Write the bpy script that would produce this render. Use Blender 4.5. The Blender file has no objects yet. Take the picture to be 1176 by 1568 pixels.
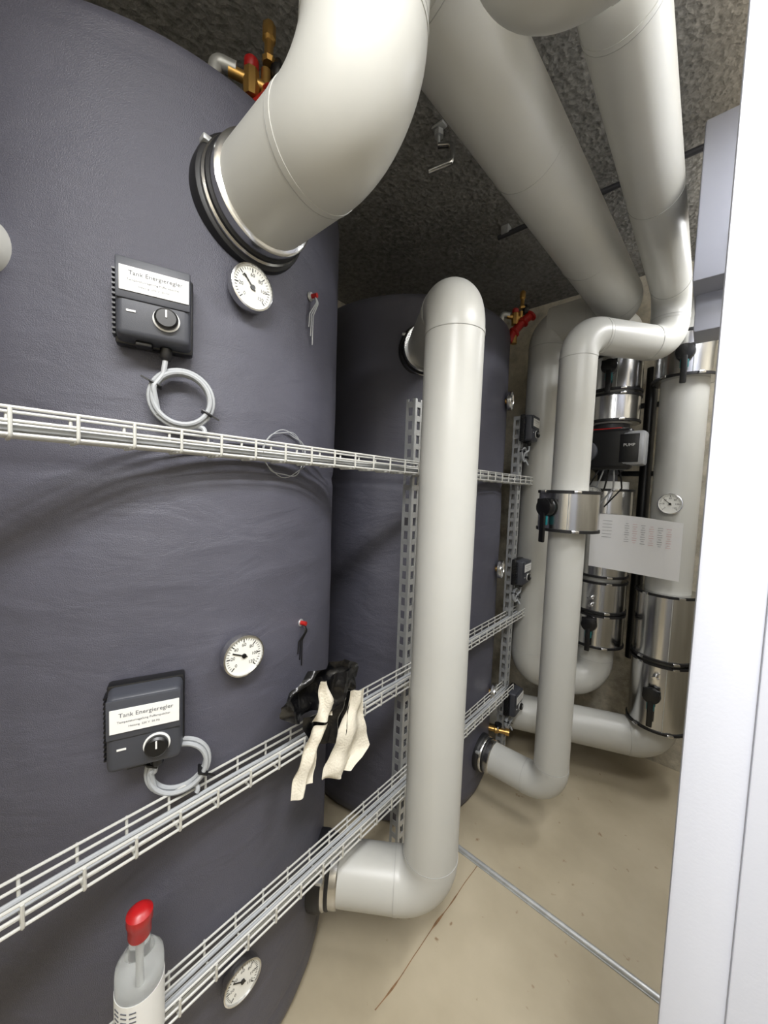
import bpy, bmesh, math, random
from mathutils import Vector, Matrix, noise
random.seed(4)
pi=math.pi
# ------------------------------------------------------------ materials
def lin(c):
    return tuple(((x/255)/12.92 if x/255<=0.04045 else ((x/255+0.055)/1.055)**2.4) for x in c)
def mat(name,rgb,rough=0.5,metal=0.0,bump=0.0,bscale=40,var=0.0,vscale=3,coat=0.0,trans=0.0,detail=4,spec=None,bump2=0,b2scale=5):
    m=bpy.data.materials.new(name); m.use_nodes=True
    nt=m.node_tree; b=nt.nodes['Principled BSDF']
    c=lin(rgb)+(1,)
    b.inputs['Base Color'].default_value=c
    b.inputs['Roughness'].default_value=rough
    b.inputs['Metallic'].default_value=metal
    if coat: b.inputs['Coat Weight'].default_value=coat
    if trans:
        b.inputs['Transmission Weight'].default_value=trans
        b.inputs['IOR'].default_value=1.25
    if spec is not None: b.inputs['Specular IOR Level'].default_value=spec
    tc=nt.nodes.new('ShaderNodeTexCoord')
    if var:
        n=nt.nodes.new('ShaderNodeTexNoise'); n.inputs['Scale'].default_value=vscale; n.inputs['Detail'].default_value=5
        nt.links.new(tc.outputs['Object'],n.inputs['Vector'])
        r=nt.nodes.new('ShaderNodeValToRGB')
        r.color_ramp.elements[0].position=.3; r.color_ramp.elements[1].position=.7
        r.color_ramp.elements[0].color=tuple(x*(1-var) for x in c[:3])+(1,)
        r.color_ramp.elements[1].color=tuple(min(1,x*(1+var)) for x in c[:3])+(1,)
        nt.links.new(n.outputs['Fac'],r.inputs['Fac']); nt.links.new(r.outputs['Color'],b.inputs['Base Color'])
    if bump:
        n=nt.nodes.new('ShaderNodeTexNoise'); n.inputs['Scale'].default_value=bscale; n.inputs['Detail'].default_value=detail
        nt.links.new(tc.outputs['Object'],n.inputs['Vector'])
        bp=nt.nodes.new('ShaderNodeBump'); bp.inputs['Strength'].default_value=bump; bp.inputs['Distance'].default_value=0.01
        nt.links.new(n.outputs['Fac'],bp.inputs['Height']); nt.links.new(bp.outputs['Normal'],b.inputs['Normal'])
        if bump2:
            mp=nt.nodes.new('ShaderNodeMapping'); mp.inputs['Scale'].default_value=(1,1,2.4)
            nt.links.new(tc.outputs['Object'],mp.inputs['Vector'])
            n3=nt.nodes.new('ShaderNodeTexNoise'); n3.inputs['Scale'].default_value=b2scale; n3.inputs['Detail'].default_value=4; n3.inputs['Distortion'].default_value=.5
            nt.links.new(mp.outputs['Vector'],n3.inputs['Vector'])
            bp2=nt.nodes.new('ShaderNodeBump'); bp2.inputs['Strength'].default_value=bump2; bp2.inputs['Distance'].default_value=0.02
            nt.links.new(n3.outputs['Fac'],bp2.inputs['Height']); nt.links.new(bp2.outputs['Normal'],bp.inputs['Normal'])
    return m
PVC=mat('pipe_pvc_jacket',(187,187,182),.36,bump=.03,bscale=12,var=.03,vscale=4)
PVCS=mat('pipe_seam',(166,166,163),.45)
TANK=mat('tank_vinyl',(79,79,90),.42,bump=.3,bscale=520,var=.12,vscale=2.2,bump2=.3,b2scale=5.5)
RUB=mat('black_rubber',(22,22,24),.5)
CHR=mat('polished_steel',(210,210,210),.2,1.0,bump=.04,bscale=7)
STEEL=mat('galvanised_steel',(190,192,192),.42,.6,var=.1,vscale=30)
WIRE=mat('zinc_wire',(205,205,200),.4,.3)
BOX=mat('controller_plastic',(60,62,69),.45,bump=.06,bscale=700)
BLK=mat('black_plastic',(16,16,18),.35)
LBL=mat('label_white',(225,225,222),.55)
INK=mat('printed_ink',(90,92,98),.7)
INKR=mat('printed_ink_red',(200,150,150),.7)
DIAL=mat('dial_white',(228,228,222),.4)
CAB=mat('grey_cable',(162,165,168),.5)
RED=mat('red_paint',(160,26,22),.35)
BRASS=mat('brass',(190,152,88),.33,.85)
TEAL=mat('teal_plastic',(20,110,115),.4)
GREYM=mat('dark_cast_iron',(58,58,62),.5,.2)
SILV=mat('silver_plastic',(150,152,155),.35,.3)
CLOTH=mat('cream_cloth',(212,206,190),.9,bump=.3,bscale=200)
BAG=mat('black_plastic_bag',(12,12,14),.22,bump=.3,bscale=35)
REDCAP=mat('red_cap_plastic',(165,20,24),.35)
BOTTLE=mat('clear_plastic',(205,208,208),.1,trans=.85)
DOOR=mat('door_white_paint',(202,205,215),.45,bump=.02,bscale=300)
DUCT=mat('duct_grey_paint',(156,159,172),.5)
PAPER=mat('paper_white',(218,218,218),.7)

def concrete(name,rgb,strength,sc=26,lo=.6,hi=1.3,band=False):
    m=bpy.data.materials.new(name); m.use_nodes=True; nt=m.node_tree; b=nt.nodes['Principled BSDF']
    b.inputs['Roughness'].default_value=.9
    tc=nt.nodes.new('ShaderNodeTexCoord')
    n1=nt.nodes.new('ShaderNodeTexNoise'); n1.inputs['Scale'].default_value=1.6; n1.inputs['Detail'].default_value=6
    n2=nt.nodes.new('ShaderNodeTexNoise'); n2.inputs['Scale'].default_value=sc; n2.inputs['Detail'].default_value=8; n2.inputs['Roughness'].default_value=.7
    v=nt.nodes.new('ShaderNodeTexVoronoi'); v.inputs['Scale'].default_value=sc*1.6
    for x in (n1,n2,v): nt.links.new(tc.outputs['Object'],x.inputs['Vector'])
    mx=nt.nodes.new('ShaderNodeMath'); mx.operation='MULTIPLY_ADD'; mx.inputs[1].default_value=.5
    nt.links.new(v.outputs['Distance'],mx.inputs[0]); nt.links.new(n2.outputs['Fac'],mx.inputs[2])
    bp=nt.nodes.new('ShaderNodeBump'); bp.inputs['Strength'].default_value=strength; bp.inputs['Distance'].default_value=.03
    nt.links.new(mx.outputs[0],bp.inputs['Height']); nt.links.new(bp.outputs['Normal'],b.inputs['Normal'])
    ad=nt.nodes.new('ShaderNodeMath'); ad.operation='MULTIPLY_ADD'; ad.inputs[1].default_value=.4
    nt.links.new(n1.outputs['Fac'],ad.inputs[0]); 
    mm=nt.nodes.new('ShaderNodeMath'); mm.operation='MULTIPLY'; mm.inputs[1].default_value=.6
    nt.links.new(n2.outputs['Fac'],mm.inputs[0]); nt.links.new(mm.outputs[0],ad.inputs[2])
    r=nt.nodes.new('ShaderNodeValToRGB'); c=lin(rgb)
    r.color_ramp.elements[0].position=.38; r.color_ramp.elements[1].position=.62
    r.color_ramp.elements[0].color=tuple(x*lo for x in c)+(1,); r.color_ramp.elements[1].color=tuple(x*hi for x in c)+(1,)
    nt.links.new(ad.outputs[0],r.inputs['Fac'])
    out=r.outputs['Color']
    if band:  # bare, warmer formwork strip along the right side of the ceiling
        sp=nt.nodes.new('ShaderNodeSeparateXYZ'); nt.links.new(tc.outputs['Object'],sp.inputs[0])
        mr=nt.nodes.new('ShaderNodeMapRange'); mr.inputs['From Min'].default_value=.56; mr.inputs['From Max'].default_value=.78
        ax=nt.nodes.new('ShaderNodeMath'); ax.operation='MULTIPLY_ADD'; ax.inputs[1].default_value=.12
        nt.links.new(n2.outputs['Fac'],ax.inputs[0]); nt.links.new(sp.outputs['X'],ax.inputs[2])
        nt.links.new(ax.outputs[0],mr.inputs['Value'])
        mxx=nt.nodes.new('ShaderNodeMixRGB'); mxx.inputs['Color2'].default_value=lin((158,148,130))+(1,)
        nt.links.new(mr.outputs[0],mxx.inputs['Fac']); nt.links.new(out,mxx.inputs['Color1']); out=mxx.outputs[0]
    nt.links.new(out,b.inputs['Base Color'])
    return m
CEIL=concrete('ceiling_rough_concrete',(142,140,135),.85,36,.5,1.3,True)
WALL=concrete('wall_concrete',(182,175,158),.25,12)

def floor_mat():
    m=bpy.data.materials.new('floor_epoxy'); m.use_nodes=True; nt=m.node_tree; b=nt.nodes['Principled BSDF']
    b.inputs['Roughness'].default_value=.3
    tc=nt.nodes.new('ShaderNodeTexCoord')
    n1=nt.nodes.new('ShaderNodeTexNoise'); n1.inputs['Scale'].default_value=2.5; n1.inputs['Detail'].default_value=7
    nt.links.new(tc.outputs['Object'],n1.inputs['Vector'])
    r=nt.nodes.new('ShaderNodeValToRGB'); 
    r.color_ramp.elements[0].position=.3; r.color_ramp.elements[1].position=.7
    r.color_ramp.elements[0].color=lin((160,149,126))+(1,); r.color_ramp.elements[1].color=lin((190,179,156))+(1,)
    nt.links.new(n1.outputs['Fac'],r.inputs['Fac'])
    n2=nt.nodes.new('ShaderNodeTexNoise'); n2.inputs['Scale'].default_value=24; n2.inputs['Detail'].default_value=3
    nt.links.new(tc.outputs['Object'],n2.inputs['Vector'])
    r2=nt.nodes.new('ShaderNodeValToRGB'); r2.color_ramp.elements[0].position=.70; r2.color_ramp.elements[1].position=.8
    nt.links.new(n2.outputs['Fac'],r2.inputs['Fac'])
    mx=nt.nodes.new('ShaderNodeMixRGB'); mx.inputs['Color2'].default_value=lin((120,88,55))+(1,)
    nt.links.new(r2.outputs['Color'],mx.inputs['Fac']); nt.links.new(r.outputs['Color'],mx.inputs['Color1'])
    nt.links.new(mx.outputs[0],b.inputs['Base Color'])
    bp=nt.nodes.new('ShaderNodeBump'); bp.inputs['Strength'].default_value=.15; bp.inputs['Distance'].default_value=.01
    nt.links.new(n1.outputs['Fac'],bp.inputs['Height']); nt.links.new(bp.outputs['Normal'],b.inputs['Normal'])
    return m
FLOOR=floor_mat()
STAIN=mat('floor_joint_dirt',(125,95,65),.7,var=.35,vscale=40)
EMIT=bpy.data.materials.new('lamp_tube'); EMIT.use_nodes=True
EMIT.node_tree.nodes['Principled BSDF'].inputs['Emission Color'].default_value=(.98,.99,1,1)
EMIT.node_tree.nodes['Principled BSDF'].inputs['Emission Strength'].default_value=6

# ------------------------------------------------------------ mesh builder
class B:
    def __init__(s,name): s.name=name; s.v=[]; s.f=[]; s.m=[]; s.mats=[]; s.s=[]
    def mi(s,m):
        if m not in s.mats: s.mats.append(m)
        return s.mats.index(m)
    def add(s,vs,fs,m,smooth=True):
        o=len(s.v); k=s.mi(m)
        s.v+= [Vector(v) for v in vs]
        for f in fs: s.f.append([i+o for i in f]); s.m.append(k); s.s.append(smooth)
    def tube(s,path,r,m,n=20,caps=True):
        path=[Vector(p) for p in path]; N=len(path)
        rs=r if isinstance(r,(list,tuple)) else [r]*N
        T=[]
        for i in range(N):
            a=path[max(i-1,0)]; b=path[min(i+1,N-1)]
            T.append((b-a).normalized())
        up=Vector((0,0,1)) if abs(T[0].z)<.9 else Vector((1,0,0))
        u=(up-T[0]*up.dot(T[0])).normalized()
        vs=[]; fs=[]
        for i in range(N):
            if i: 
                u=u-T[i]*u.dot(T[i]); u.normalize()
            w=T[i].cross(u)
            for k in range(n):
                a=2*pi*k/n
                vs.append(path[i]+(u*math.cos(a)+w*math.sin(a))*rs[i])
        for i in range(N-1):
            for k in range(n):
                k2=(k+1)%n
                fs.append([i*n+k,i*n+k2,(i+1)*n+k2,(i+1)*n+k])
        if caps:
            fs.append(list(range(n))[::-1]); fs.append([(N-1)*n+k for k in range(n)])
        s.add(vs,fs,m)
    def lathe(s,prof,M,m,n=32):
        vs=[];fs=[]
        for r,h in prof:
            for k in range(n):
                a=2*pi*k/n; vs.append(M@Vector((r*math.cos(a),r*math.sin(a),h)))
        for i in range(len(prof)-1):
            for k in range(n):
                k2=(k+1)%n; fs.append([i*n+k,i*n+k2,(i+1)*n+k2,(i+1)*n+k])
        fs.append(list(range(n))[::-1]); fs.append([(len(prof)-1)*n+k for k in range(n)])
        s.add(vs,fs,m)
    def box(s,size,M,m,bev=0.0,seg=2,taper=None):
        bm=bmesh.new(); bmesh.ops.create_cube(bm,size=1)
        for v in bm.verts:
            v.co=Vector((v.co.x*size[0],v.co.y*size[1],v.co.z*size[2]))
            if taper and v.co.z>0: v.co.x*=taper[0]; v.co.y*=taper[1]
        if bev: bmesh.ops.bevel(bm,geom=bm.edges[:],offset=bev,segments=seg,affect='EDGES',profile=.5)
        bm.verts.index_update()
        s.add([M@v.co for v in bm.verts],[[v.index for v in f.verts] for f in bm.faces],m,bool(bev)); bm.free()
    def text(s,body,size,M,m):
        cu=bpy.data.curves.new('t','FONT'); cu.body=body; cu.size=size; cu.align_x='CENTER'; cu.align_y='CENTER'; cu.resolution_u=2
        o=bpy.data.objects.new('t',cu); bpy.context.scene.collection.objects.link(o)
        bpy.context.view_layer.update()
        me=bpy.data.meshes.new_from_object(o.evaluated_get(bpy.context.evaluated_depsgraph_get()))
        s.add([M@v.co for v in me.vertices],[list(p.vertices) for p in me.polygons],m,False)
        bpy.data.objects.remove(o); bpy.data.curves.remove(cu); bpy.data.meshes.remove(me)
    def finish(s,origin=None):
        if origin is None:
            mn=Vector([min(v[i] for v in s.v) for i in range(3)]); mx=Vector([max(v[i] for v in s.v) for i in range(3)])
            origin=(mn+mx)/2
        origin=Vector(origin)
        me=bpy.data.meshes.new(s.name); me.from_pydata([v-origin for v in s.v],[],s.f)
        for m in s.mats: me.materials.append(m)
        me.polygons.foreach_set('material_index',s.m); me.polygons.foreach_set('use_smooth',s.s)
        me.update()
        bm=bmesh.new(); bm.from_mesh(me); bmesh.ops.recalc_face_normals(bm,faces=bm.faces); bm.to_mesh(me); bm.free()
        me.set_sharp_from_angle(angle=math.radians(38))
        o=bpy.data.objects.new(s.name,me); o.location=origin; bpy.context.scene.collection.objects.link(o)
        return o
def T(x,y=None,z=None):
    return Matrix.Translation(Vector((x,y,z)) if y is not None else Vector(x))
def frame(pos,z,up=(0,0,1)):
    z=Vector(z).normalized(); up=Vector(up)
    x=up.cross(z)
    if x.length<1e-4: x=Vector((1,0,0)).cross(z)
    x.normalize(); y=z.cross(x)
    M=Matrix((x,y,z)).transposed().to_4x4(); M.translation=Vector(pos); return M
def fillet(pts,R,seg=12):
    pts=[Vector(p) for p in pts]; out=[pts[0]]
    Rs=R if isinstance(R,(list,tuple)) else [R]*(len(pts)-2)
    for i in range(1,len(pts)-1):
        p=pts[i]; a=(pts[i-1]-p).normalized(); b=(pts[i+1]-p).normalized()
        ang=a.angle(b); 
        if ang>pi-.01: out.append(p); continue
        d=Rs[i-1]/math.tan(ang/2); 
        lim=.48*min((pts[i-1]-p).length,(pts[i+1]-p).length) if len(pts)>3 else 1e9
        Rr=Rs[i-1]
        if Rr<.03 and d>lim: Rr*=lim/d; d=lim
        c=p+(a+b).normalized()*(Rr/math.sin(ang/2))
        s0=p+a*d-c; s1=p+b*d-c; tot=s0.angle(s1); ax=s0.cross(s1).normalized()
        for k in range(seg+1):
            out.append(c+Matrix.Rotation(tot*k/seg,3,ax)@s0)
    out.append(pts[-1]); return out
def ringat(b,p,d,r,m,w=.004,n=40):
    d=Vector(d).normalized(); p=Vector(p)
    b.tube([p-d*w/2,p+d*w/2],r,m,n=n)
def elbow_seams(b,pts,R,r,m=None):
    pts=[Vector(p) for p in pts]
    Rs=R if isinstance(R,(list,tuple)) else [R]*(len(pts)-2)
    for i in range(1,len(pts)-1):
        p=pts[i]
        for q in (pts[i-1],pts[i+1]):
            a=(pts[i-1]-p).normalized(); c=(pts[i+1]-p).normalized()
            d=Rs[i-1]/math.tan(a.angle(c)/2)
            dd=(q-p).normalized()
            ringat(b,p+dd*(d+.006),dd,r+.0012,m or PVC,.012)
            ringat(b,p+dd*(d+.013),dd,r+.0014,PVCS,.0012)
def clamp_flange(b,p,d,r):
    p=Vector(p); d=Vector(d).normalized(); M=frame(p,d)
    b.lathe([(r*1.20,-.03),(r*1.22,0),(r*1.20,.012),(r*1.12,.018)],M,RUB,56)
    b.lathe([(r*1.11,.0),(r*1.14,.012),(r*1.14,.024),(r*1.1,.028)],M,CHR,56)
    b.lathe([(r*1.08,.02),(r*1.11,.03),(r*1.11,.036),(r*1.07,.04)],M,RUB,56)
    b.lathe([(r*1.05,.03),(r*1.07,.042),(r*1.07,.062),(r*1.02,.066)],M,CHR,56)
    for a in (.3,2.6):
        b.box((.02,.012,.022),M@T(r*1.17*math.cos(a),r*1.17*math.sin(a),.012),STEEL,.003)
def jacket(b,x,y,z0,z1,r,buckle=True):
    M=T(x,y,0)
    b.lathe([(r*.8,z0),(r,z0+.001),(r,z1-.001),(r*.8,z1)],M,CHR,56)
    b.box((.003,.004,z1-z0-.02),T(x+r*.25,y-r*.97,(z0+z1)/2),STEEL)
    for z in (z0+.008,z1-.008):
        b.lathe([(r,z-.007),(r*1.045,z-.006),(r*1.045,z+.006),(r,z+.007)],M,RUB,56)
        if buckle:
            b.box((.03,.012,.016),frame((x-.6*r,y-.86*r,z),(-.5,-.8,0)),CHR,.003)
            b.box((.03,.012,.016),frame((x+.5*r,y-.93*r,z),(.5,-.8,0)),CHR,.003)
def handle(b,p,d=(0,-1,0),L=.1,lean=0):
    M=frame(p,d)
    b.lathe([(.026,-.03),(.026,.0),(.02,.004)],M,TEAL,20)
    b.lathe([(.038,.0),(.041,.012),(.038,.03),(.018,.036)],M,BLK,20)
    b.box((.026,L,.014),M@Matrix.Rotation(lean,4,'Z')@T(0,-L/2-.01,.028),BLK,.005)
    b.box((.034,.04,.008),M@T(0,-.055,.02),TEAL,.002)
    b.box((.075,.024,.014),M@T(0,.024,.02),BLK,.004)
def bleeder(b,p):
    M=frame(p,(0,-1,0))
    b.lathe([(.012,-.03),(.012,.01),(.008,.02),(.008,.035)],M,CHR,14)
    b.box((.034,.008,.006),M@T(0,0,.03),CHR,.002)
def gauge(b,M,r=.048,na=2.2,stem=.02):
    b.lathe([(r*.3,-.03),(r*.3,-stem*.2)],M,BRASS,16)
    b.lathe([(r*.93,0),(r,.003),(r*1.02,.016),(r,.022),(r*.93,.023),(r*.91,.018)],M,CHR,40)
    b.lathe([(r*.92,.012),(r*.92,.0185)],M,DIAL,40)
    for i in range(31):
        a=math.radians(225-270*i/30); L=.1 if i%5 else .18
        MM=M@T(r*(.84-L/2)*math.cos(a),r*(.84-L/2)*math.sin(a),.019)@Matrix.Rotation(a,4,'Z')
        b.box((r*L,r*.02 if i%5 else r*.04,.0006),MM,BLK)
        if i%5==0:
            b.text(str(i*4),r*.22,M@T(r*.54*math.cos(a),r*.54*math.sin(a),.0192),BLK)
    MM=M@Matrix.Rotation(na,4,'Z')
    b.box((r*.8,r*.05,.0012),MM@T(r*.22,0,.0205),BLK)
    b.lathe([(r*.11,.018),(r*.11,.022)],M,BLK,16)
FZ=-.05
TC=[Vector((-1.36,.447,0)),Vector((-1.36,1.74,0))]; TR=.55; TH=2.41
def tankM(t,deg,z,off=0.0):
    a=math.radians(deg); n=Vector((math.cos(a),math.sin(a),0))
    return frame(TC[t]+n*(TR+off)+Vector((0,0,z)),n)
# ------------------------------------------------------------ room shell
def slab(name,size,loc,m,bev=0):
    b=B(name); b.box(size,T(*loc),m,bev); return b.finish()
X0,X1,Y0,Y1,ZC=-2.1,.75,-1.3,2.75,2.9
HW=ZC-FZ; ZM=(ZC+FZ)/2
slab('floor',(X1-X0+.2,Y1-Y0+.2,.1),((X0+X1)/2,(Y0+Y1)/2,FZ-.05),FLOOR)
slab('ceiling',(X1-X0+.2,Y1-Y0+.2,.1),((X0+X1)/2,(Y0+Y1)/2,ZC+.05),CEIL)
slab('wall_left',(.1,Y1-Y0+.2,HW),(X0-.05,(Y0+Y1)/2,ZM),WALL)
slab('wall_back',(X1-X0,.1,HW),((X0+X1)/2,Y1+.05,ZM),WALL)
slab('wall_front',(X1-X0,.1,HW),((X0+X1)/2,Y0-.05,ZM),WALL)
slab('wall_right',(.1,Y1-Y0+.2,HW),(X1+.05,(Y0+Y1)/2,ZM),WALL)
b=B('door_1')
b.box((.70,.04,2.19),T(.40,.527,1.055),DOOR,.002)
b.box((.07,.034,2.19),T(.032,.5285,1.055),DOOR,.004)
for z in (.3,1.1,2.0): b.lathe([(.01,-.05),(.01,.05)],T(.742,.49,z),STEEL,12)
b.lathe([(.026,0),(.026,.01)],frame((.14,.507,1.0),(0,-1,0)),STEEL)
b.tube(fillet([(.14,.507,1.0),(.14,.457,1.0),(.26,.457,1.0)],.015,6),.009,STEEL,12)
b.finish()
b=B('trim_1')
b.tube([(-.95,1.435,FZ+.006),(X1-.002,1.435,FZ+.006)],.010,STEEL,12)
b.box((1.69,.028,.004),T(-.1,1.435,FZ+.002),STEEL)
b.finish()
b=B('floor_joint')
vs=[];fs=[]; N=60
for i in range(N+1):
    y=1.42-.62*i/N; x=-.64+.012*noise.noise(Vector((y*6,0,0)))-.02*i/N
    w=.0014+.009*max(0,noise.noise(Vector((y*11,3,0)))-.05)
    vs+=[(x-w,y,FZ+.0012),(x+w,y,FZ+.0012)]
for i in range(N): fs.append([2*i,2*i+1,2*i+3,2*i+2])
b.add(vs,fs,STAIN,False); b.finish()

# ------------------------------------------------------------ tanks
def tank(idx):
    c=TC[idx]; b=B('insulated_storage_tank'); n=200; rows=190
    vs=[];fs=[]
    prof=[]
    for i in range(rows+1):
        z=FZ+.02+(TH-.03-FZ-.02)*i/rows; prof.append((0,z))
    for i,(q,z) in enumerate(prof):
        for k in range(n):
            a=2*pi*k/n; r=TR
            p=Vector((math.cos(a)*1.1,math.sin(a)*1.1,z*1.0))
            r+=.005*noise.noise(p*2.2+Vector((idx*7,0,0)))
            q2=noise.noise(Vector((math.cos(a)*2.2,math.sin(a)*2.2+idx*5,z*10))); band=max(.12,1-abs(z-1.3)/.4)
            r+=.0034*band*q2
            q3=noise.noise(Vector((math.cos(a)*9,math.sin(a)*9+idx*5,z*5)))
            r+=.0014*q3
            r-=.005*math.exp(-((z-1.575-.006*math.sin(a*3))/.014)**2)
            r-=.003*math.exp(-((z-.07)/.01)**2)
            if z<FZ+.06: r-=.02*(1-(z-FZ)/.06)
            vs.append((c.x+r*math.cos(a),c.y+r*math.sin(a),z))
    R0=rows+1
    for rr,z in ((TR-.004,TH-.012),(TR-.014,TH),(TR-.05,TH+.004),(TR-.3,TH+.02),(.01,TH+.03)):
        for k in range(n):
            a=2*pi*k/n; vs.append((c.x+rr*math.cos(a),c.y+rr*math.sin(a),z))
        R0+=1
    for i in range(R0-1):
        for k in range(n):
            k2=(k+1)%n; fs.append([i*n+k,i*n+k2,(i+1)*n+k2,(i+1)*n+k])
    fs.append(list(range(n))[::-1]); fs.append([(R0-1)*n+k for k in range(n)])
    b.add(vs,fs,TANK)
    b.lathe([(TR-.06,FZ),(TR-.06,FZ+.03)],T(c.x,c.y,0),RUB,64)
    b.box((.05,2.3,.008),tankM(idx,120,1.2,.0),TANK,.003)
    return b.finish((c.x,c.y,FZ))
tank(0); tank(1)

# ------------------------------------------------------------ pipes
b=B('insulated_supply_pipe'); r=.103
pts=[(-.84,.44,2.165),(-.468,.44,2.165),(-.468,.45,2.50),(-.385,2.2,2.50),(-.72,2.2,2.49)]
Rs=[.1055,.12,.125]
b.tube(fillet(pts,Rs,24),r,PVC,72); elbow_seams(b,pts,Rs,r)
for y in (1.05,1.62):
    x=-.468+.08*(y-.45)/1.75; ringat(b,(x,y,2.5),(.045,1,0),r+.001,PVCS,.0015,56)
clamp_flange(b,(-.81,.44,2.165),(1,0,0),r*1.03)
pts=[(-.62,2.2,2.49),(-.745,2.2,2.49),(-.745,2.2,.53),(-.444,2.45,.45),(-.444,2.45,.72)]
Rs=[.1,.12,.12]
b.tube(fillet(pts,Rs,16),.095,PVC,48); elbow_seams(b,pts,Rs,.095)
b.finish()
b=B('insulated_connecting_pipe'); r=.088
pts=[(-.90,.765,.267),(-.603,.98,.267),(-.603,.98,2.12),(-1.03,1.41,2.17)]
Rs=[.1,.1]
b.tube(fillet(pts,Rs,18),r,PVC,64); elbow_seams(b,pts,Rs,r)
clamp_flange(b,(-.893,.77,.267),(.297,.215,0),r)
clamp_flange(b,(-.98,1.355,2.165),(.427,-.43,-.05),r*1.1)
b.finish()
b=B('insulated_return_pipe'); r=.075
pts=[(-.19,.76,2.899),(-.19,.76,2.51),(-.19,2.19,2.51),(-.19,2.19,2.27),(-.462,1.765,2.25),(-.462,1.765,.195),(-.83,1.765,.195)]
Rs=[.1,.11,.11,.1,.1]
b.tube(fillet(pts,Rs,16),r,PVC,56); elbow_seams(b,pts,Rs,r)
ringat(b,(-.19,1.45,2.51),(0,1,0),r+.001,PVCS,.0015,56)
clamp_flange(b,(-.80,1.765,.195),(1,0,0),r)
jacket(b,-.462,1.765,1.395,1.575,.122)
handle(b,(-.51,1.645,1.50),(-.42,-.9,0),.14)
b.finish()
b=B('insulated_overhead_pipe'); r=.09
pts=[(X1-.012,.54,2.29),(-.245,.54,2.29),(-.245,.54,2.899)]
b.tube(fillet(pts,.1,20),r,PVC,64); elbow_seams(b,pts,.1,r)
b.finish()
b=B('capped_pipe_stub')
a=math.radians(-49.5); n=Vector((math.cos(a),math.sin(a),0)); MS=frame(TC[0]+n*.53+Vector((0,0,1.955)),n)
b.lathe([(.052,0),(.054,.02),(.054,.08),(.05,.1),(.036,.115),(.018,.122),(.002,.124)],MS,PVC,40)
b.lathe([(.056,.075),(.058,.08),(.056,.085)],MS,PVCS,40); b.finish()

# valve stacks
b=B('insulated_valve_stack')
x,y=-.444,2.45
b.tube([(x,y,.70),(x,y,1.64)],.108,PVC,48)
b.tube(fillet([(x,y,1.96),(x,y,2.52),(x,Y1-.003,2.52)],.11,10),.1,PVC,48)
for z0,z1 in ((.70,.895),(.90,1.08),(1.10,1.60),(1.965,2.12),(2.13,2.33)): jacket(b,x,y,z0,z1,.134)
handle(b,(x-.01,y-.14,.84),L=.14); handle(b,(x,y-.14,2.25),L=.13)
bleeder(b,(x-.01,y-.14,.99)); bleeder(b,(x-.01,y-.14,.95))
gauge(b,frame((x-.03,y-.165,1.56),(-.2,-1,0)),.048,2.0)
b.finish()
b=B('insulated_valve_stack')
x,y=-.13,2.45
pts=[(X1-.012,y,2.50),(x,y,2.50),(x,y,.24),(-1.0,2.1,.24)]
b.tube(fillet(pts,.12,16),.1,PVC,56); elbow_seams(b,pts,.12,.1)
for z0,z1 in ((.35,.71),(.72,1.07),(2.155,2.38)): jacket(b,x,y,z0,z1,.134)
handle(b,(x-.02,y-.14,.55),L=.15); handle(b,(x,y-.14,2.26),L=.14)
bleeder(b,(x-.01,y-.14,.65))
gauge(b,frame((x-.01,y-.1,1.53),(-.1,-1,0)),.052,2.4)
b.finish()
b=B('small_bore_pipework')
b.tube([(.05,2.66,.3),(.05,2.66,2.3)],.011,STEEL,12)
for z in (.75,1.05,1.25,1.5,1.85):
    b.lathe([(.018,-.02),(.02,0),(.018,.02)],T(.05,2.66,z),BRASS,12)
    b.box((.02,.08,.015),T(.05,2.70,z+.03),STEEL,.003)
b.tube([(-.285,2.62,.6),(-.285,2.62,2.3)],.03,BLK,16)
for z in (1.2,1.7,2.1): b.box((.34,.02,.03),T(-.27,2.67,z),BLK,.003)
for z in (1.2,1.7,2.1): b.box((.04,.07,.03),T(-.42,2.71,z),STEEL,.003)
b.tube([(-.285,2.62,2.26),(-.285,2.745,2.26)],.02,BLK,12)
b.finish()
# circulation pump
b=B('circulation_pump'); x,y=-.444,2.45
b.lathe([(.05,1.60),(.09,1.61),(.09,1.635),(.05,1.64),(.05,1.68),(.09,1.72),(.09,1.88),(.055,1.9),(.055,1.93),(.09,1.935),(.09,1.96),(.05,1.97)],T(x,y,0),GREYM,32)
b.lathe([(.09,0),(.1,.02),(.1,.09),(.09,.1),(.09,.14),(.08,.15)],frame((x-.01,y-.03,1.8),(-.1,-1,0)),GREYM,40)
MP=frame((x+.02,y-.22,1.8),(-.06,-1,0))
b.box((.25,.21,.07),MP,BLK,.022,3)
b.box((.10,.17,.085),MP@T(.13,0,-.005),SILV,.014)
b.box((.082,.14,.004),MP@T(.115,.0,.04),BLK,.001)
b.text('PUMP',.02,MP@T(.115,.015,.0425),LBL)
b.lathe([(.055,0),(.055,.022),(.045,.028)],MP@T(-.08,-.01,.03),BOX,28)
for i in range(3): b.box((.01,.01,.002),MP@T(-.105+.018*i,.03,.06),LBL)
b.box((.16,.006,.03),MP@T(-.01,.107,.0),RED,.002)
for i in range(5): b.tube(fillet([(x+.02*i,y-.2,1.71),(x+.03*i-.02,y-.22,1.66),(x+.04*i-.06,y-.17,1.60),(x-.1+.03*i,y-.14,1.5)],.02,5),.004,CAB if i%2 else BLK,8)
b.finish()
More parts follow.
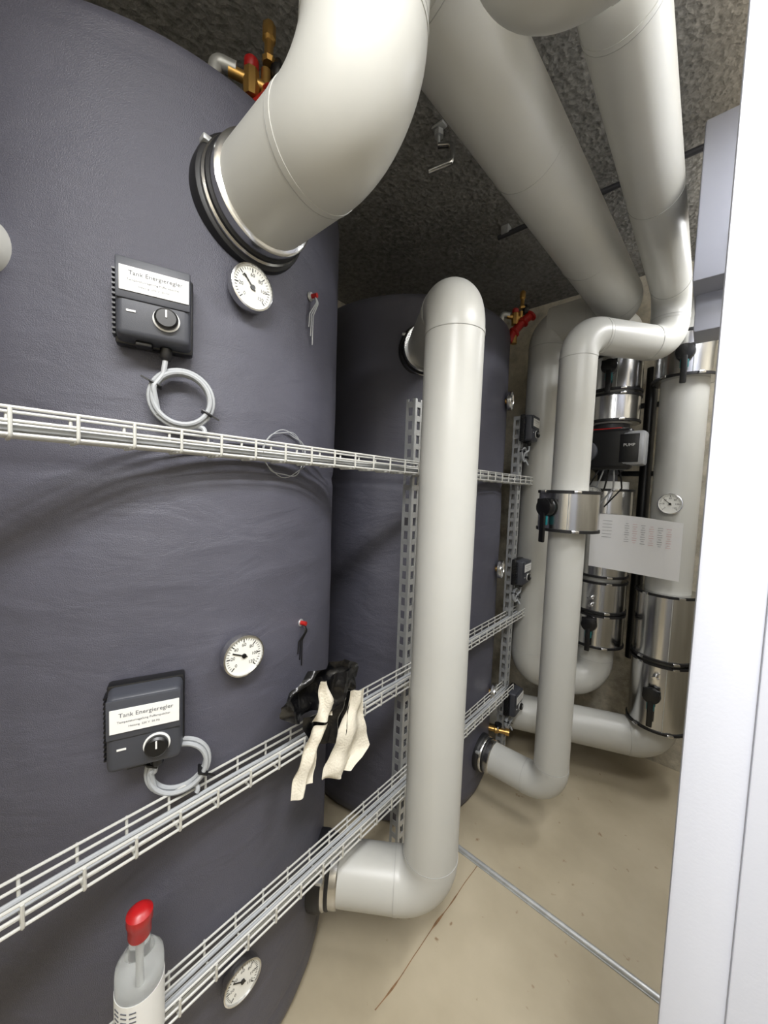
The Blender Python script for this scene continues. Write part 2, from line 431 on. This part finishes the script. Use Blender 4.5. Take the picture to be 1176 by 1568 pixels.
# paper sheet
b=B('paper_schedule_sheet')
vs=[];fs=[];nx,nz=16,10
def pp(u,v): return Vector((-.475+.395*u,2.283+.012*math.sin(u*5)*(.4+v)-.010*v*(1-u),1.17+.29*v-.015*u+.006*math.sin(u*4)*v))
for j in range(nz+1):
    for i in range(nx+1): vs.append(pp(i/nx,j/nz))
for j in range(nz):
    for i in range(nx): fs.append([j*(nx+1)+i,j*(nx+1)+i+1,(j+1)*(nx+1)+i+1,(j+1)*(nx+1)+i])
b.add(vs,fs,PAPER)
for i in range(6):
    for j in range(9):
        p=pp(.42+i*.09,.86-.04*j)+Vector((0,-.0012,0)); b.box((.02 if (i+j)%3 else .012,.0005,.0016),T(p),INKR if i%2 else INK)
for j in range(6): b.box((.07,.0005,.0014),T(pp(.16,.88-.06*j)+Vector((0,-.0012,0))),INK)
b.finish()

# ------------------------------------------------------------ controllers
def controller(M0,sc=(.84,.80,.84)):
    b=B('tank_thermostat_controller'); M=M0@Matrix.Diagonal(sc+(1,))
    b.box((.145,.175,.03),M@T(0,0,.018),BLK,.006)
    b.box((.14,.17,.055),M@T(0,0,.052),BOX,.012,3,taper=(.94,.95))
    for i in range(14): b.box((.006,.004,.03),M@T(-.073,-.07+i*.0105,.03),BLK)
    b.box((.132,.085,.006),M@T(0,.036,.080),BOX,.003)
    b.box((.122,.05,.002),M@T(.002,.034,.0845),LBL)
    b.text('Tank Energieregler',.0125,M@T(.004,.046,.0862),INK)
    b.text('Temperaturregelung Pufferspeicher',.0065,M@T(.0,.032,.0862),INK)
    b.text('Heizung  230 V  50 Hz',.006,M@T(.0,.021,.0862),INK)
    b.lathe([(.024,.078),(.025,.083),(.022,.084)],M@T(.022,-.035,0),LBL,32)
    b.lathe([(.0215,.08),(.022,.094),(.018,.098)],M@T(.022,-.035,0),BLK,32)
    b.box((.003,.016,.002),M@T(.022,-.027,.099),LBL)
    b.box((.016,.004,.001),M@T(-.04,-.03,.081),LBL)
    b.lathe([(.012,0),(.012,.02),(.008,.026)],M@T(.02,-.085,.04)@Matrix.Rotation(pi/2,4,'X'),BLK,16)
    b.box((.03,.01,.03),M@T(-.02,-.088,.045),BLK,.003)
    return b.finish(M.translation)
def coil(M,cx,cy,r,top,end,turns=3,back=.018):
    b=B('coiled_sensor_cable')
    for k in range(turns):
        path=[]
        for i in range(41):
            a=pi/2+2*pi*i/40
            path.append(M@Vector((cx+(r+.006*(k%2))*math.cos(a),cy+(r+.006*(k%2))*math.sin(a),back+.008*k)))
        b.tube(path,.0048,CAB,8)
    b.tube([M@Vector(p) for p in fillet([(top[0],top[1],.034),(top[0]-.004,top[1]-.03,.034),(cx-r*.97,cy+r*.3,back+.02),(cx-r*.8,cy-r*.7,back+.012)],.015,6)],.0048,CAB,8)
    b.tube([M@Vector(p) for p in fillet([(cx+r*.2,cy-r,back),(cx+r*.9,cy-r-.002,back+.01),(end[0],end[1],.03)],.01,6)],.0048,CAB,8)
    for a in (2.7,5.8):
        MM=M@T(cx+r*math.cos(a),cy+r*math.sin(a),back+.008)@Matrix.Rotation(a,4,'Z')
        b.box((.022,.005,.03),MM,BLK,.002); b.box((.016,.003,.003),MM@T(.018,0,.01),BLK)
    return b.finish()
M=tankM(0,-20,1.875); controller(M,(.88,.83,.84)); coil(M,.045,-.160,.05,(.017,-.088),(.085,-.225))
M=tankM(0,-21.5,1.072); controller(M,(.92,.90,.9)); coil(M,.056,-.122,.052,(.017,-.09),(.09,-.19))
for z in (1.9,1.13,.40):
    M=frame((-.777,2.0,z),(.99,.05,0)); controller(M)
    coil(M,.0,-.135,.03,(.017,-.085),(.03,-.19),2,back=.008)
for t,dg,zz in ((0,-2,(1.98,1.155,.33)),(1,14,(2.03,1.15,.47))):
    for i,z in enumerate(zz):
        b=B('dial_thermometer'); M=tankM(t,dg-(.8 if i==1 else 0),z,.012); gauge(b,M,.048,(2.3,2.7,2.5)[i]); b.finish(M.translation)
for dg,z,dark in ((19,2.06,0),(17.5,1.17,1)):
    b=B('sensor_probe'); M=tankM(0,dg,z)
    b.lathe([(.012,0),(.01,.006)],M,STEEL,12); b.lathe([(.006,.0),(.006,.022)],M,RED,10)
    for k in range(3):
        b.tube([M@Vector(p) for p in fillet([(0,0,.015),(.004*k-.004,-.02,.024),(.008*k-.012,-.05,.008),(-.012+.009*k,-.085-.02*k,.006)],.01,5)],.0016,BLK if dark else CAB,6)
    b.finish(M.translation)
b=B('loose_thin_cable')
M=tankM(0,9,1.63,.0)
path=[]
for i in range(90):
    a=2*pi*i/40; path.append(M@Vector((.005+.068*math.cos(a)*(1+.06*math.sin(i)*.3),.0+.056*math.sin(a)+.004*math.sin(i*.7),.008+.004*math.sin(a*1.7))))
b.tube(path,.0011,CAB,6); b.finish()
b=B('drain_valve')
M=tankM(1,20,.23)
b.lathe([(.014,-.02),(.014,.03),(.02,.035),(.02,.05),(.014,.055),(.014,.09),(.019,.09),(.019,.11)],M,BRASS,16)
b.box((.05,.012,.008),M@T(0,.022,.05),STEEL,.002); b.lathe([(.02,.0),(.02,.012)],M@T(0,.024,.05)@Matrix.Rotation(-pi/2,4,'X'),BLK,14)
b.finish(M.translation)

# ------------------------------------------------------------ cable trays
def tray(y0,y1,z0,h=.038,xa=-.803,xb=-.746,cables=2,seed=0):
    b=B('wire_mesh_cable_tray'); w=.0027
    xs=[xa,xa+(xb-xa)*.33,xa+(xb-xa)*.67,xb]
    L=[(x,z0) for x in xs]+[(xa,z0+h*.5),(xb,z0+h*.5),(xa,z0+h),(xb,z0+h)]
    for x,z in L: b.tube([(x,y0,z),(x,y1,z)],w,WIRE,8)
    y=y0+.02
    while y<y1:
        b.tube(fillet([(xa-.003,y,z0+h),(xa-.003,y,z0-.004),(xb+.003,y,z0-.004),(xb+.003,y,z0+h)],.006,3),w,WIRE,8); y+=.075
    for c in range(cables):
        path=[]; N=80; xc=xa+.014+.016*c
        for i in range(N+1):
            yy=y0+(y1-y0)*i/N
            path.append((xc+.006*noise.noise(Vector((yy*3,c,seed))),yy,z0+.009+.006*abs(noise.noise(Vector((yy*4,seed,c))))))
        b.tube(path,.0045,CAB,8)
    return b.finish()
tray(-1.1,2.42,1.609,cables=3,seed=1)
tray(-1.1,2.42,.860,cables=2,seed=2)
tray(-1.1,2.0,.455,cables=2,seed=3)
def strut(x,y,z0,z1,w=.041,foot=True):
    b=B('slotted_strut_channel'); t=.0025
    def face(M):
        b.box((.011,z1-z0,t),M@T(-w/2+.0055,0,0),STEEL); b.box((.011,z1-z0,t),M@T(w/2-.0055,0,0),STEEL)
        z=z0+.01
        while z<z1:
            b.box((w-.02,.02,t),M@T(0,z-(z0+z1)/2,0),STEEL); z+=.05
    zc=(z0+z1)/2
    face(frame((x+w/2,y,zc),(1,0,0))); face(frame((x,y-w/2,zc),(0,-1,0)))
    face(frame((x,y+w/2,zc),(0,1,0)))
    if foot: b.box((.07,.07,.005),T(x,y,z0+.0025),STEEL)
    return b.finish()
strut(-.83,1.095,FZ,1.88); strut(-.80,2.0,FZ,1.97)

# ------------------------------------------------------------ safety valve groups
def safety(Mt,name='safety_valve_group'):
    b=B(name)
    P=lambda *p: Mt@Vector(p)
    b.tube([P(0,0,-.02),P(0,0,.04)],.016,BRASS,16)
    b.tube([P(-.03,0,-.01),P(.0,0,.045),P(.045,0,.10),P(.085,0,.135)],.022,RED,18)
    for q in ((-.005,0,.035),(.04,0,.09),(.08,0,.125)):
        b.lathe([(.024,0),(.03,.004),(.03,.012),(.024,.016)],frame(P(*q),(Mt.to_3x3()@Vector((.6,0,.7)))),RED,18)
    b.tube([P(.03,0,.08),P(.03,0,.15)],.012,BRASS,14)
    b.lathe([(.014,.0),(.017,.01),(.011,.018),(.011,.05),(.016,.055),(.016,.085),(.008,.095)],T(P(.035,0,.165)),BRASS,8)
    b.lathe([(.014,0),(.018,.006),(.018,.024),(.012,.03),(.008,.045)],T(P(.055,.0,.14)),BLK,18)
    b.tube([P(-.045,0,.125),P(.03,0,.115)],.012,BRASS,14)
    b.lathe([(.014,0),(.017,.004),(.017,.02),(.012,.026)],T(P(-.0,0,.14)),REDCAP,20)
    b.lathe([(.018,-.04),(.02,-.01),(.018,.02)],T(P(-.0,0,.12)),BRASS,8)
    b.tube(fillet([P(-.03,0,.13),P(-.07,.0,.135),P(-.075,.0,.09)],.015,5),.015,STEEL,14)
    b.lathe([(.019,0),(.019,.018)],T(P(-.075,0,.075)),STEEL,14)
    return b.finish()
safety(T(-.882,.472,2.375)@Matrix.Rotation(math.radians(60),4,'Z')@Matrix.Scale(1.1,4))
safety(T(-.855,2.0,2.39)@Matrix.Rotation(math.radians(40),4,'Z'))

# ------------------------------------------------------------ bottle standing on tray
b=B('plastic_bottle'); M=T(-.757,.203,.461)
b.lathe([(.036,0),(.04,.004),(.0405,.16),(.039,.175),(.026,.195),(.018,.205),(.016,.235)],M,BOTTLE,40)
b.lathe([(.0412,.02),(.0412,.135)],M,LBL,40)
b.lathe([(.0175,.225),(.0195,.23),(.0195,.252),(.022,.256),(.022,.272),(.016,.278),(.01,.282)],M,REDCAP,28)
b.lathe([(.005,.12),(.005,.235)],M,LBL,10)
for j in range(9):
    for i in range(3):
        a=math.radians(-75+22*i); b.box((.011,.0018,.001),M@T(.0415*math.cos(a),.0415*math.sin(a),.122-.009*j)@frame((0,0,0),(math.cos(a),math.sin(a),0)),INK)
b.finish()

# ------------------------------------------------------------ cloth + bag on tray
def sheet(b,outline_l,outline_r,x,m,nx=16,amp=.012,seed=0,lean=0):
    N=28
    def samp(pl,t):
        s=t*(len(pl)-1); i=min(int(s),len(pl)-2); f=s-i
        return Vector(pl[i])*(1-f)+Vector(pl[i+1])*f
    vs=[];fs=[]
    for j in range(N+1):
        t=j/N; l=samp(outline_l,t); r=samp(outline_r,t)
        for i in range(nx+1):
            u=i/nx; p=l*(1-u)+r*u
            fold=amp*math.sin(u*8+seed+t*3)*(.4+.6*t)+amp*1.2*noise.noise(Vector((p.x*26,p.y*18,seed)))
            vs.append((x+fold+lean*t,p.x,p.y))
    for j in range(N):
        for i in range(nx): fs.append([j*(nx+1)+i,j*(nx+1)+i+1,(j+1)*(nx+1)+i+1,(j+1)*(nx+1)+i])
    b.add(vs,fs,m)
b=B('work_gloves')
sheet(b,[(.590,1.045),(.584,1.0),(.562,.965),(.572,.95)],[(.610,1.05),(.630,1.0),(.650,.965),(.64,.94)],-.712,CLOTH,seed=1)
sheet(b,[(.567,.935),(.552,.90),(.545,.86),(.530,.81),(.522,.765)],[(.625,.925),(.615,.89),(.600,.86),(.594,.82),(.580,.785)],-.722,CLOTH,seed=2)
sheet(b,[(.70,.985),(.700,.93),(.658,.88),(.636,.81),(.612,.77),(.655,.75)],[(.765,.965),(.760,.92),(.765,.88),(.778,.83),(.785,.785),(.70,.76)],-.716,CLOTH,seed=3)
b.finish()
b=B('plastic_bag')
sheet(b,[(.575,1.075),(.53,1.05),(.475,1.035),(.485,.995),(.53,.97)],[(.69,1.075),(.735,1.05),(.765,1.02),(.755,.98),(.70,.95)],-.735,BAG,nx=26,amp=.024,seed=6)
sheet(b,[(.632,1.05),(.628,.98),(.625,.92),(.635,.86)],[(.735,1.04),(.72,.97),(.705,.92),(.685,.865)],-.722,BAG,seed=9,amp=.012)
sheet(b,[(.56,.96),(.56,.93),(.575,.90),(.59,.865)],[(.66,.96),(.665,.93),(.66,.90),(.65,.86)],-.735,BAG,seed=12,amp=.010)
b.finish()

# ------------------------------------------------------------ ceiling things
b=B('ceiling_conduit'); b.tube([(-.90,1.84,2.86),(X1-.003,1.84,2.86)],.012,GREYM,12)
for x in (-.86,-.3,.3): b.box((.04,.04,.04),T(x,1.84,2.879),STEEL,.004)
b.finish()
b=B('pipe_hanger_bracket')
b.tube([(-.84,1.19,2.9),(-.84,1.19,2.83)],.006,STEEL,10)
b.tube(fillet([(-.84,1.19,2.83),(-.79,1.21,2.82),(-.79,1.21,2.76),(-.86,1.16,2.73)],.02,5),.01,CHR,10)
b.lathe([(.018,0),(.018,.02)],T(-.84,1.19,2.86),STEEL,6)
b.box((.05,.03,.01),T(-.84,1.19,2.895),STEEL,.002); b.finish()
b=B('ventilation_duct')
b.box((.824,.28,.44),T(.335,1.54,2.40),DUCT,.006)
b.box((.07,.12,.12),T(-.035,1.56,2.13),DUCT,.005)
b.box((.012,.012,.07),T(.01,1.395,2.27),BLK,.003)
for x in (.3,.6): b.box((.02,.3,.45),T(x,1.54,2.40),STEEL,.002)
b.box((.03,.03,.28),T(.2,1.54,2.757),STEEL); b.finish()

# luminaires: pendant, direct/indirect
def lum(x,y,L,e,eu,z=2.68,w=.14):
    b=B('pendant_luminaire'); b.box((w,L,.035),T(x,y,z),DOOR,.008)
    for s in (-1,1):
        b.tube([(x,y+s*L*.35,z),(x,y+s*L*.35,ZC)],.003,STEEL,8)
        b.box((w-.01,.03,.04),T(x,y+s*(L/2-.015),z-.03),DOOR,.004)
    for dx in (-.03,.03): b.tube([(x+dx,y-L/2+.03,z-.032),(x+dx,y+L/2-.03,z-.032)],.012,EMIT,12)
    b.finish()
    for s,en in ((1,e),(-1,eu)):
        if not en: continue
        li=bpy.data.lights.new('lamp','AREA'); li.shape='RECTANGLE'; li.size=w; li.size_y=L; li.energy=en; li.color=(.985,.99,1)
        o=bpy.data.objects.new('luminaire_lamp',li); o.location=(x,y,z-.055 if s==1 else z+.03)
        if s==-1: o.rotation_euler=(pi,0,0)
        bpy.context.scene.collection.objects.link(o)
lum(.24,-.35,1.2,56,22,z=2.62,w=.26)
lum(.42,1.0,.7,20,13)
lum(.32,2.22,.8,19,7)

w=bpy.data.worlds.new('world'); bpy.context.scene.world=w; w.use_nodes=True
w.node_tree.nodes['Background'].inputs[0].default_value=(.6,.65,.7,1); w.node_tree.nodes['Background'].inputs[1].default_value=.3

# ------------------------------------------------------------ camera
yaw,pitch,roll=math.radians(41.2),math.radians(3.5),math.radians(2.1)
F0=Vector((-math.sin(yaw),math.cos(yaw),0)); R0=Vector((math.cos(yaw),math.sin(yaw),0)); Z=Vector((0,0,1))
fw=(F0*math.cos(pitch)-Z*math.sin(pitch)).normalized(); up=R0.cross(fw)
R=R0*math.cos(roll)+up*math.sin(roll); U=R.cross(fw)
M=Matrix((R,U,-fw)).transposed().to_4x4(); M.translation=Vector((0,0,1.55))
cd=bpy.data.cameras.new('camera'); cd.sensor_fit='VERTICAL'; cd.sensor_height=36; cd.sensor_width=27; cd.lens=36*576/1600; cd.clip_start=.02
co=bpy.data.objects.new('camera',cd); co.matrix_world=M; bpy.context.scene.collection.objects.link(co); bpy.context.scene.camera=co
bpy.context.scene.view_settings.view_transform='Standard'
